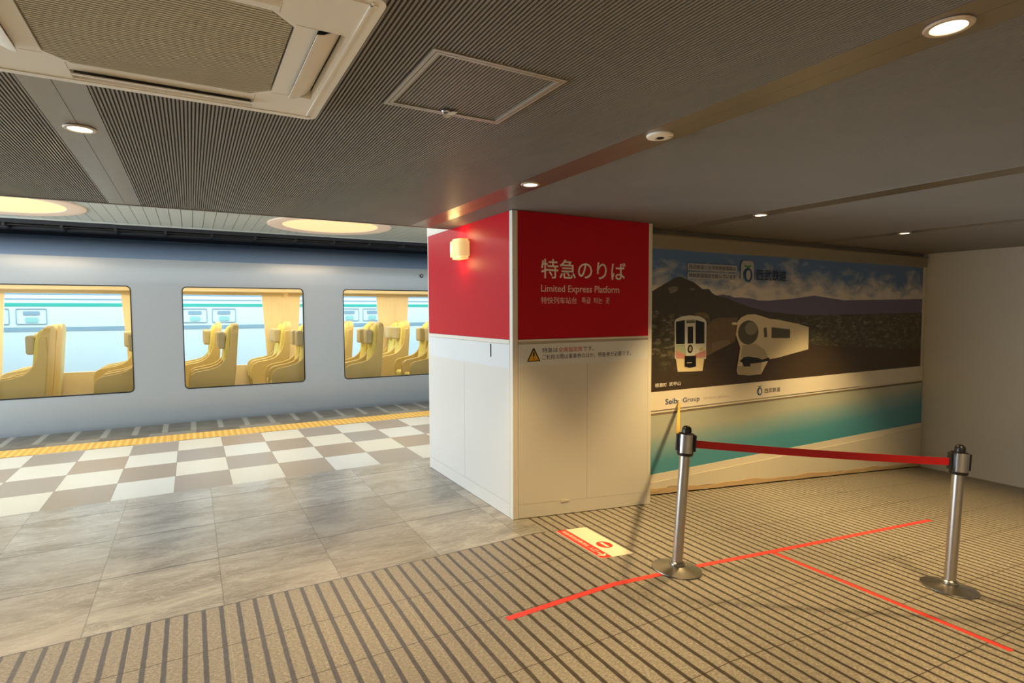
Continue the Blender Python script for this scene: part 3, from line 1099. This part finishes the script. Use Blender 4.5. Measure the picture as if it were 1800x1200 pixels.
def stanchion(x, y, label):
    s = tag(empty('stanchion', (x, y, ramp_z(x))), label, 'queue barrier post', 'queue barrier posts')
    s.rotation_euler = (0, math.atan(SLOPE), 0)
    k = MB()
    k.lathe([(.158, .001), (.162, .004), (.160, .009), (.12, .016), (.07, .026), (.045, .034), (.044, .036)], M['steelb'], 56)
    k.build('base_plate', s, True)
    k = MB()
    k.lathe([(.048, .034), (.050, .038), (.048, .050), (.040, .056), (.0375, .060)], M['steelb'], 32)
    k.build('base_collar', s, True)
    k = MB()
    k.lathe([(.034, .05), (.034, .76)], M['steel'], 32)
    k.build('pole', s, True)
    k = MB()
    k.lathe([(.036, .752), (.050, .756), (.053, .764), (.0535, .885), (.049, .900), (.030, .905)], M['blackpl'], 40)
    k.build('belt_housing', s, True)
    k = MB()
    for a in (-2.30, .85):
        k.lathe([(.0545, .775), (.0555, .776), (.0555, .896), (.0545, .897)], M['steel'], 14, a0=a - .74, a1=a + .74)
    k.build('steel_sleeve', s, True)
    k = MB()
    k.lathe([(.031, .900), (.031, .925), (.027, .938), (.017, .948), (.004, .951)], M['blackpl'], 24)
    k.build('cap', s, True)
    k = MB()
    for a, w in ((-.62, .024), (2.45, .024)):
        c_, s_ = math.cos(a), math.sin(a)
        p = [(.050, -w), (.064, -w * .8), (.064, w * .8), (.050, w)]
        k.plate([[(u * c_ - v * s_, u * s_ + v * c_) for u, v in p]], lambda a, b, d: (a, b, d), .785, .892, M['blackpl'])
    k.build('belt_slot', s, bevel=.003)
    return s


S1 = (2.735, 2.630)
S2 = (4.300, 1.740)
stanchion(*S1, 'steel belt stanchion standing on the red tape, nearest to the pillar')
stanchion(*S2, 'steel belt stanchion at the far right end of the red belt')


def top_of(p, h, out, ang):
    b = Vector((p[0], p[1], ramp_z(p[0]))) + NR * h
    return b + Vector((math.cos(ang) * out, math.sin(ang) * out, 0))


def belt(name, a, b, hgt, sag, m, label, twist=0.0):
    k = MB()
    n = 16
    d = (b - a)
    side = Vector((-d.y, d.x, 0)).normalized()
    for off in (0,):
        vs, fs = [], []
        for i in range(n + 1):
            t = i / n
            p = a.lerp(b, t) - Vector((0, 0, sag * 4 * t * (1 - t)))
            tw = twist * (1 - .35 * t)
            up = (NR * math.cos(tw) + side * math.sin(tw))
            for s_ in (-1, 1):
                for e in (-.0011, .0011):
                    vs.append(p + up * (hgt / 2 * s_) + side * e)
        for i in range(n):
            o0, o1 = i * 4, i * 4 + 4
            for q0, q1 in ((0, 1), (1, 3), (3, 2), (2, 0)):
                fs.append((o0 + q0, o0 + q1, o1 + q1, o1 + q0))
        fs += [(0, 1, 3, 2), (n * 4, n * 4 + 2, n * 4 + 3, n * 4 + 1)]
        k.add(vs, fs, m)
    o = k.build(name)
    tag(o, label, 'barrier belt')
    return o


ang = math.atan2(S2[1] - S1[1], S2[0] - S1[0])
belt('barrier_belt', top_of(S1, .828, .062, ang), top_of(S2, .838, .062, ang + math.pi), .049, .008, M['beltred'],
     'red webbing belt stretched to the right from the steel stanchion')
wp = Vector((4.215, 4.045, .745))
ang2 = math.atan2(wp.y - S1[1], wp.x - S1[0])
belt('barrier_belt', top_of(S1, .845, .062, ang2 + 1.0), wp - Vector((.02, .02, 0)), .046, .01, M['beltyel'],
     'yellow belt running edge-on from the stanchion to the poster wall', .55)
wc = tag(box('belt_wall_clip', (wp.x - .03, 4.018, .715), (wp.x + .0, 4.043, .775), M['ivory'], None, .004),
         'small ivory clip holding the yellow belt on the white poster band', 'wall clip')

# ------------------------------------------------------------------ floor tape and floor sticker
k = MB()


def strip3(pts, w, m, e=.0012):
    vs, fs = [], []
    for i, (x, y) in enumerate(pts):
        a = Vector(pts[max(i - 1, 0)])
        b = Vector(pts[min(i + 1, len(pts) - 1)])
        d = (b - a).normalized()
        nrm = Vector((-d.y, d.x))
        for s_ in (-1, 1):
            q = Vector((x, y)) + nrm * w / 2 * s_
            vs.append((q.x, q.y, ramp_z(q.x) + e))
            vs.append((q.x, q.y, ramp_z(q.x) + .0001))
    for i in range(len(pts) - 1):
        o0, o1 = i * 4, i * 4 + 4
        fs.append((o0, o0 + 2, o1 + 2, o1))
        fs.append((o0, o1, o1 + 1, o0 + 1))
        fs.append((o0 + 2, o0 + 3, o1 + 3, o1 + 2))
    k.add(vs, fs, m)


strip3([(1.432, 2.588), (1.8, 2.598), (2.15, 2.604), (HX, 2.6045), (2.3, 2.606), (3.0, 2.618), (3.64, 2.612), (6.0, 2.60)], .042, M['tape'])
tag(k.build('floor_tape'), 'long red tape line stuck across the striped floor', 'floor tape')
k = MB()
strip3([(3.68, 2.588), (3.68, 1.2)], .042, M['tape'])
tag(k.build('floor_tape'), 'red tape stretch branching off the long line at the right edge', 'floor tape')

fs_ = tag(empty('floor_sticker', (2.505, 3.225, ramp_z(2.505))), 'cream and red no-entry sticker on the ramp in front of the pillar', 'floor sticker')
fs_.rotation_euler = (0, math.atan(SLOPE), 0)


def pg(u, v, d):   # u runs along -y (the reading direction), v along +x
    return (v, -u, d + .0006)


k = MB()
k.plate([rrect(-.278, -.142, .278, .142, .018, 5)], pg, -.0005, .0012, M['signcream'])
k.build('sheet', fs_)
k = MB()
st = [(-.268, -.139), (.262, -.139), (.275, -.128), (.276, -.048), (-.277, -.048), (-.277, -.128)]
k.plate([st], pg, .0012, .0016, M['signred'])
k.plate([circle(.075, .045, .060, .060, 36)], pg, .0012, .0016, M['signred'])
k.plate([[(.030, .033), (.120, .033), (.120, .057), (.030, .057)]], pg, .0016, .0020, M['signcream'])
k.build('printed_marks', fs_)
text('lettering', '特急専用自動改札', M['signcream'], fs_, -.250, -.112, .070, -.072, lambda u, v, d: pg(u, v, d + .0016), bold=.008)
text('lettering', '入口', M['signcream'], fs_, .082, -.116, .160, -.070, lambda u, v, d: pg(u, v, d + .0016), bold=.012)
k = MB()
k.plate([[(.175, -.098), (.228, -.098), (.208, -.120), (.222, -.126), (.252, -.092), (.222, -.058), (.208, -.064), (.228, -.086), (.175, -.086)]], pg, .0016, .0020, M['signcream'])
k.build('arrow', fs_)

# ------------------------------------------------------------------ platform canopy with round lamps
k = MB()
n = int(17 / .13)
for i in range(n):
    x = -8 + i * .13
    k.box((x + .003, 5.03, 2.90), (x + .127, 9.60, 2.92), M['slat'])
k.box((-8, 5.03, 2.92), (9, 9.62, 2.94), M['slatgap'])
struct(k.build('ceiling_canopy'))
struct(box('trim_4', (-8, 9.60, 2.885), (9, 9.64, 2.96), M['slat']))
for i, (lx, lab) in enumerate(((1.8, 'large round peach lamp in the platform canopy, partly hidden by the concourse ceiling'),
                               (-1.9, 'large round peach lamp in the platform canopy at the far left of the view'))):
    d = tag(empty('canopy_lamp', (lx, 8.45, 2.90)), lab, 'ceiling lamp', 'round canopy lamps')
    k = MB()
    k.lathe([(.85, 0), (.85, -.012), (.83, -.018), (.66, -.010), (.65, 0)], M['ringpink'], 64)
    k.build('rim', d, True)
    k = MB()
    k.lathe([(.66, -.0045), (.60, -.006), (.3, -.007), (.02, -.0075)], M['canopylamp'], 64)
    k.build('diffuser', d, True)
    add_light('canopy_lamp_light', 'AREA', (lx, 8.45, 2.885), 10, (1.0, .80, .58), (0, 0, 0), 1.1)
# dark gutter and cable trays over the track
g1 = tag(empty('cable_tray', (0, 9.8, 2.8)), 'dark cable tray running above the silver train roof', 'cable tray')
k = MB()
k.box((-9, -.12, .04), (9, .10, .10), M['darksteel'])
k.box((-9, .16, .00), (9, .30, .03), M['darksteel'])
k.build('tray', g1)
k = MB()
for i in range(30):
    x = -8.7 + i * .6
    k.box((x, -.10, .0), (x + .03, .28, .12), M['darksteel'])
k.tube([(-9, -.05, .025), (9, -.05, .025)], .014, M['blackpl'])
k.tube([(-9, .22, .045), (9, .22, .045)], .012, M['blackpl'])
k.build('hangers', g1)
struct(box('roof_over_track', (-10, 9.66, 3.10), (10, 13.0, 3.2), M['darksteel']))
struct(box('trim_5', (-10, 12.9, 2.80), (10, 13.0, 3.1), M['darksteel']))

# ------------------------------------------------------------------ express train
tr = tag(empty('express_train', (2, 11.2, -1.1)), 'silver express train with large windows standing beyond the yellow strip', 'train')
TY = 9.85
TO = Vector((2, 11.2, -1.1))


def pt_(x, z, d):
    return (x - TO.x, TY - d - TO.y, z - TO.z)


TX0, TX1 = -7.6, 9.2
WINS = [(2.285 + 2.38 * i, 4.005 + 2.38 * i) for i in (-3, -2, -1, 0, 1)]
WINS[2] = (-.095, 1.620)
WZ0, WZ1 = 0.510, 2.035
k = MB()
holes = [rrect(a, WZ0, b, WZ1, .055, 6)[::-1] for a, b in WINS]
k.plate([[(TX0, .42), (TX1, .42), (TX1, 2.10), (TX0, 2.10)]] + holes, pt_, 0, -.05, M['train'])
low = [(.10, -.60), (.04, -.35), (-.0, -.0), (-.0, .0)]
prof = [(-.16, -.60), (-.09, -.30), (-.045, -.05), (-.02, .12), (-.005, .28), (0, .42)]
prof2 = [(0, 2.10), (-.004, 2.25), (-.018, 2.38), (-.035, 2.44)]
prof3 = [(-.035, 2.44), (-.065, 2.50), (-.125, 2.58), (-.24, 2.665), (-.42, 2.735), (-.70, 2.785), (-1.1, 2.80), (-1.43, 2.80), (-2.2, 2.76), (-2.7, 2.6), (-2.86, 2.4)]


def sweep(prof, m, back=-.04):
    vs, fs = [], []
    for d, z in prof:
        vs += [pt_(TX0, z, d), pt_(TX1, z, d)]
    for i in range(len(prof) - 1):
        fs.append((i * 2, i * 2 + 1, i * 2 + 3, i * 2 + 2))
    k.add(vs, fs, m)


sweep(prof, M['train'])
sweep(prof2, M['train'])
k.build('body', tr, True)
k = MB()
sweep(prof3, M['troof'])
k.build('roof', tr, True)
for a, b in WINS:
    k = MB()
    k.plate([rrect(a - .013, WZ0 - .013, b + .013, WZ1 + .013, .066, 6), rrect(a, WZ0, b, WZ1, .055, 6)[::-1]], pt_, .004, -.035, M['gasket'])
    fr = k.build('window_frame', tr)
    k = MB()
    k.plate([rrect(a - .002, WZ0 - .002, b + .002, WZ1 + .002, .055, 6)], pt_, -.010, -.012, M['glass'], back=False)
    k.build('pane', fr)
k = MB()
k.lathe([(.030, 0), (.034, -.004), (.034, -.010)], M['gasket'], 28, pt_(3.696, 2.315, 0), Vector((0, 1, 0)))
k.lathe([(.018, -.014), (.018, .0)], M['steel'], 20, pt_(3.696, 2.315, 0), Vector((0, 1, 0)))
k.build('side_lamp', tr)
# interior
k = MB()
k.box((TX0 - TO.x, 9.93 - TO.y, .06 - TO.z), (TX1 - TO.x, 12.66 - TO.y, .10 - TO.z), M['tfloor'])
k.build('cabin_floor', tr)
k = MB()
k.box((TX0 - TO.x, 9.91 - TO.y, 2.22 - TO.z), (TX1 - TO.x, 12.66 - TO.y, 2.25 - TO.z), M['tint'])
k.box((TX0 - TO.x, 12.30 - TO.y, 2.06 - TO.z), (TX1 - TO.x, 12.60 - TO.y, 2.10 - TO.z), M['curtain'])
k.box((TX0 - TO.x, 12.28 - TO.y, 2.07 - TO.z), (TX1 - TO.x, 12.30 - TO.y, 2.13 - TO.z), M['tint'])
k.build('cabin_ceiling', tr)
PIER = [4.028 + 2.38 * i for i in (-3, -2, -1, 0, 1, 2)]


def pfar(x, z, d):
    return (x - TO.x, 12.60 - d - TO.y, z - TO.z)


k = MB()
fh = []
for i in range(len(PIER) - 1):
    a, b = PIER[i], PIER[i + 1]
    fh.append([(a + .29, .60), (a + .37, 2.005), (b - .37, 2.005), (b - .29, .60)])
    k.plate([[(TX0 if i == 0 else PIER[i], .06), (PIER[i + 1], .06), (PIER[i + 1], 2.24), (TX0 if i == 0 else PIER[i], 2.24)], fh[-1]], pfar, -.06, 0, M['curtain'])
k.plate([[(PIER[-1], .06), (TX1, .06), (TX1, 2.24), (PIER[-1], 2.24)]], pfar, -.06, 0, M['curtain'])
for p in PIER:
    for dx in (-.045, .045):
        k.tube([pfar(p + dx, .62, .004), pfar(p + dx, 1.99, .004)], .010, M['tint'], 6)
k.build('far_side_wall', tr)
k = MB()
for i in range(len(PIER) - 1):
    k.plate([fh[i]], pfar, -.03, -.031, M['fglass'], back=False)
k.build('far_pane', tr)
k = MB()
for y in (10.9, 11.7):
    k.box((TX0 + .3 - TO.x, y - TO.y, 2.205 - TO.z), (TX1 - .3 - TO.x, y + .1 - TO.y, 2.22 - TO.z), M['lampglow'])
k.build('cabin_lamp', tr)
for y in (10.9, 11.7):
    add_light('train_cabin_light', 'AREA', (1.0, y + .05, 2.19), 66, (1.0, .86, .62), (0, 0, 0), 12, .12)
# ends of the carriage
k = MB()
k.box((TX0 - TO.x, 9.95 - TO.y, -.3 - TO.z), (TX0 + .04 - TO.x, 12.6 - TO.y, 2.6 - TO.z), M['train'])
k.build('end_wall', tr)
k = MB()
k.box((TX1 - .04 - TO.x, 9.95 - TO.y, -.3 - TO.z), (TX1 - TO.x, 12.6 - TO.y, 2.6 - TO.z), M['train'])
k.build('end_wall', tr)
for xx in (-6, 6):
    k = MB()
    k.box((xx - .8 - TO.x, 10.3 - TO.y, .01), (xx + .8 - TO.x, 12.3 - TO.y, 1.15), M['darksteel'])
    k.build('bogie', tr)


def make_seat():
    s = empty('train_seat')
    k = MB()
    k.box((-.36, -.19, 0), (.08, .19, .30), M['seatbase'])
    k.build('pedestal', s, bevel=.02)
    k = MB()
    k.box((-.47, -.205, .30), (.03, .205, .44), M['seaty'])
    k.build('seat_cushion', s, bevel=.05, bseg=3)
    # backrest pad and shell lofted from level sections (z, front, back, half width)
    def loft(sec, m, name, sub=1):
        k = MB()
        vs, fs = [], []
        for z, xf, xb, w in sec:
            e = min(.03, w * .4)
            vs += [(xf + .012, -w, z), (xf, -w + e, z), (xf, w - e, z), (xf + .012, w, z), (xb, w, z), (xb, -w, z)]
        for q in range(len(sec) - 1):
            for t in range(6):
                u = (t + 1) % 6
                fs.append((q * 6 + t, q * 6 + u, q * 6 + 6 + u, q * 6 + 6 + t))
        fs.append(tuple(range(6))[::-1])
        fs.append(tuple((len(sec) - 1) * 6 + t for t in range(6)))
        k.add(vs, fs, m)
        k.build(name, s, True)
    loft([(.42, -.13, .02, .19), (.50, -.07, .04, .19), (.62, -.02, .08, .19), (.80, .015, .11, .19), (1.0, .035, .13, .19),
          (1.18, .055, .15, .188), (1.28, .075, .16, .175), (1.34, .10, .165, .14), (1.37, .13, .165, .08)], M['seaty'], 'backrest')
    loft([(.10, .03, .12, .23), (.45, .06, .16, .23), (.62, .08, .18, .23), (.80, .09, .195, .232), (1.0, .095, .21, .232),
          (1.18, .105, .225, .228), (1.29, .12, .235, .212), (1.36, .145, .24, .175), (1.40, .165, .235, .12), (1.415, .18, .225, .06)], M['shell'], 'back_shell')
    outer = [(-.44, .12), (-.49, .40), (-.485, .55), (-.46, .62), (-.40, .66), (-.30, .68), (-.18, .70), (-.08, .735), (-.01, .79), (.045, .87),
             (.085, .97), (.108, 1.10), (.125, 1.24), (.20, 1.26), (.21, 1.0), (.19, .8), (.16, .45), (.13, .12)]
    for s_ in (-1, 1):
        k = MB()
        k.plate([outer], lambda a, b, d: (a, d, b), s_ * .195, s_ * .241, M['shell'])
        k.build('side_shell', s, bevel=.014, bseg=3)
    k = MB()
    k.box((-.06, -.125, 1.01), (.05, .125, 1.28), M['headr'])
    k.build('headrest', s, bevel=.035, bseg=4)
    return s


ROWN = ['nearest the pillar', 'second from the pillar', 'third from the pillar', 'fourth from the pillar', 'fifth from the pillar', 'sixth from the pillar']
proto = None
for side, ys, xo in (('near', (10.35, 10.84), 1.63), ('far', (11.84, 12.33), 1.45)):
    for r, kx in enumerate((2, 1, 0, -1, -2, -3)):
        for y in ys:
            x = xo + 1.2 * kx
            if proto is None:
                o = proto = make_seat()
            else:
                o = proto.copy()
                C.objects.link(o)
                for ch in proto.children:
                    c_ = ch.copy()
                    c_.parent = o
                    C.objects.link(c_)
            o.location = (x, y, .06)
            pos = ('window' if y in (10.35, 12.33) else 'aisle')
            tag(o, 'yellow train seat, %s seat of the %s pair, in the row %s' % (pos, 'near' if side == 'near' else 'far', ROWN[r]),
                'train seat', 'seats inside the express train')

# ------------------------------------------------------------------ train on the next track
ct = tag(empty('commuter_train', (2, 17, -1.1)), 'pale commuter train with a green stripe seen through the express train windows', 'train')


def pc(x, z, d):
    return (x - 2, 15.5 - d - 17, z + 1.1)


k = MB()
k.box((-14 - 2, 15.5 - 17, 0), (20 - 2, 18.2 - 17, 3.9), M['ctrain'])
k.build('body', ct, bevel=.12)
k = MB()
k.plate([[(-14, 1.80), (20, 1.80), (20, 1.875), (-14, 1.875)]], pc, 0, .004, M['cgreen'])
k.build('green_stripe', ct)
k = MB()
for z0_, z1_ in ((2.06, 2.12), (1.27, 1.36), (1.95, 1.975)):
    k.plate([[(-14, z0_), (20, z0_), (20, z1_), (-14, z1_)]], pc, 0, .006, M['cgrey'])
k.build('grey_band', ct)
for x in (-3.6, .05, 3.70, 7.3):
    for j in (0, 1):
        k = MB()
        xa = x - .22 + j * .62
        k.plate([rrect(xa, 1.42, xa + .52, 1.76, .03, 3), rrect(xa + .015, 1.435, xa + .505, 1.745, .02, 3)[::-1]], pc, 0, .01, M['cgrey'])
        k.plate([rrect(xa + .12, 1.62, xa + .40, 1.70, .02, 3)], pc, 0, .01, M['cgrey'])
        k.plate([rrect(xa + .15, 1.46, xa + .37, 1.57, .03, 3)], pc, 0, .01, M['cpale'])
        k.build('sign_plate', ct)
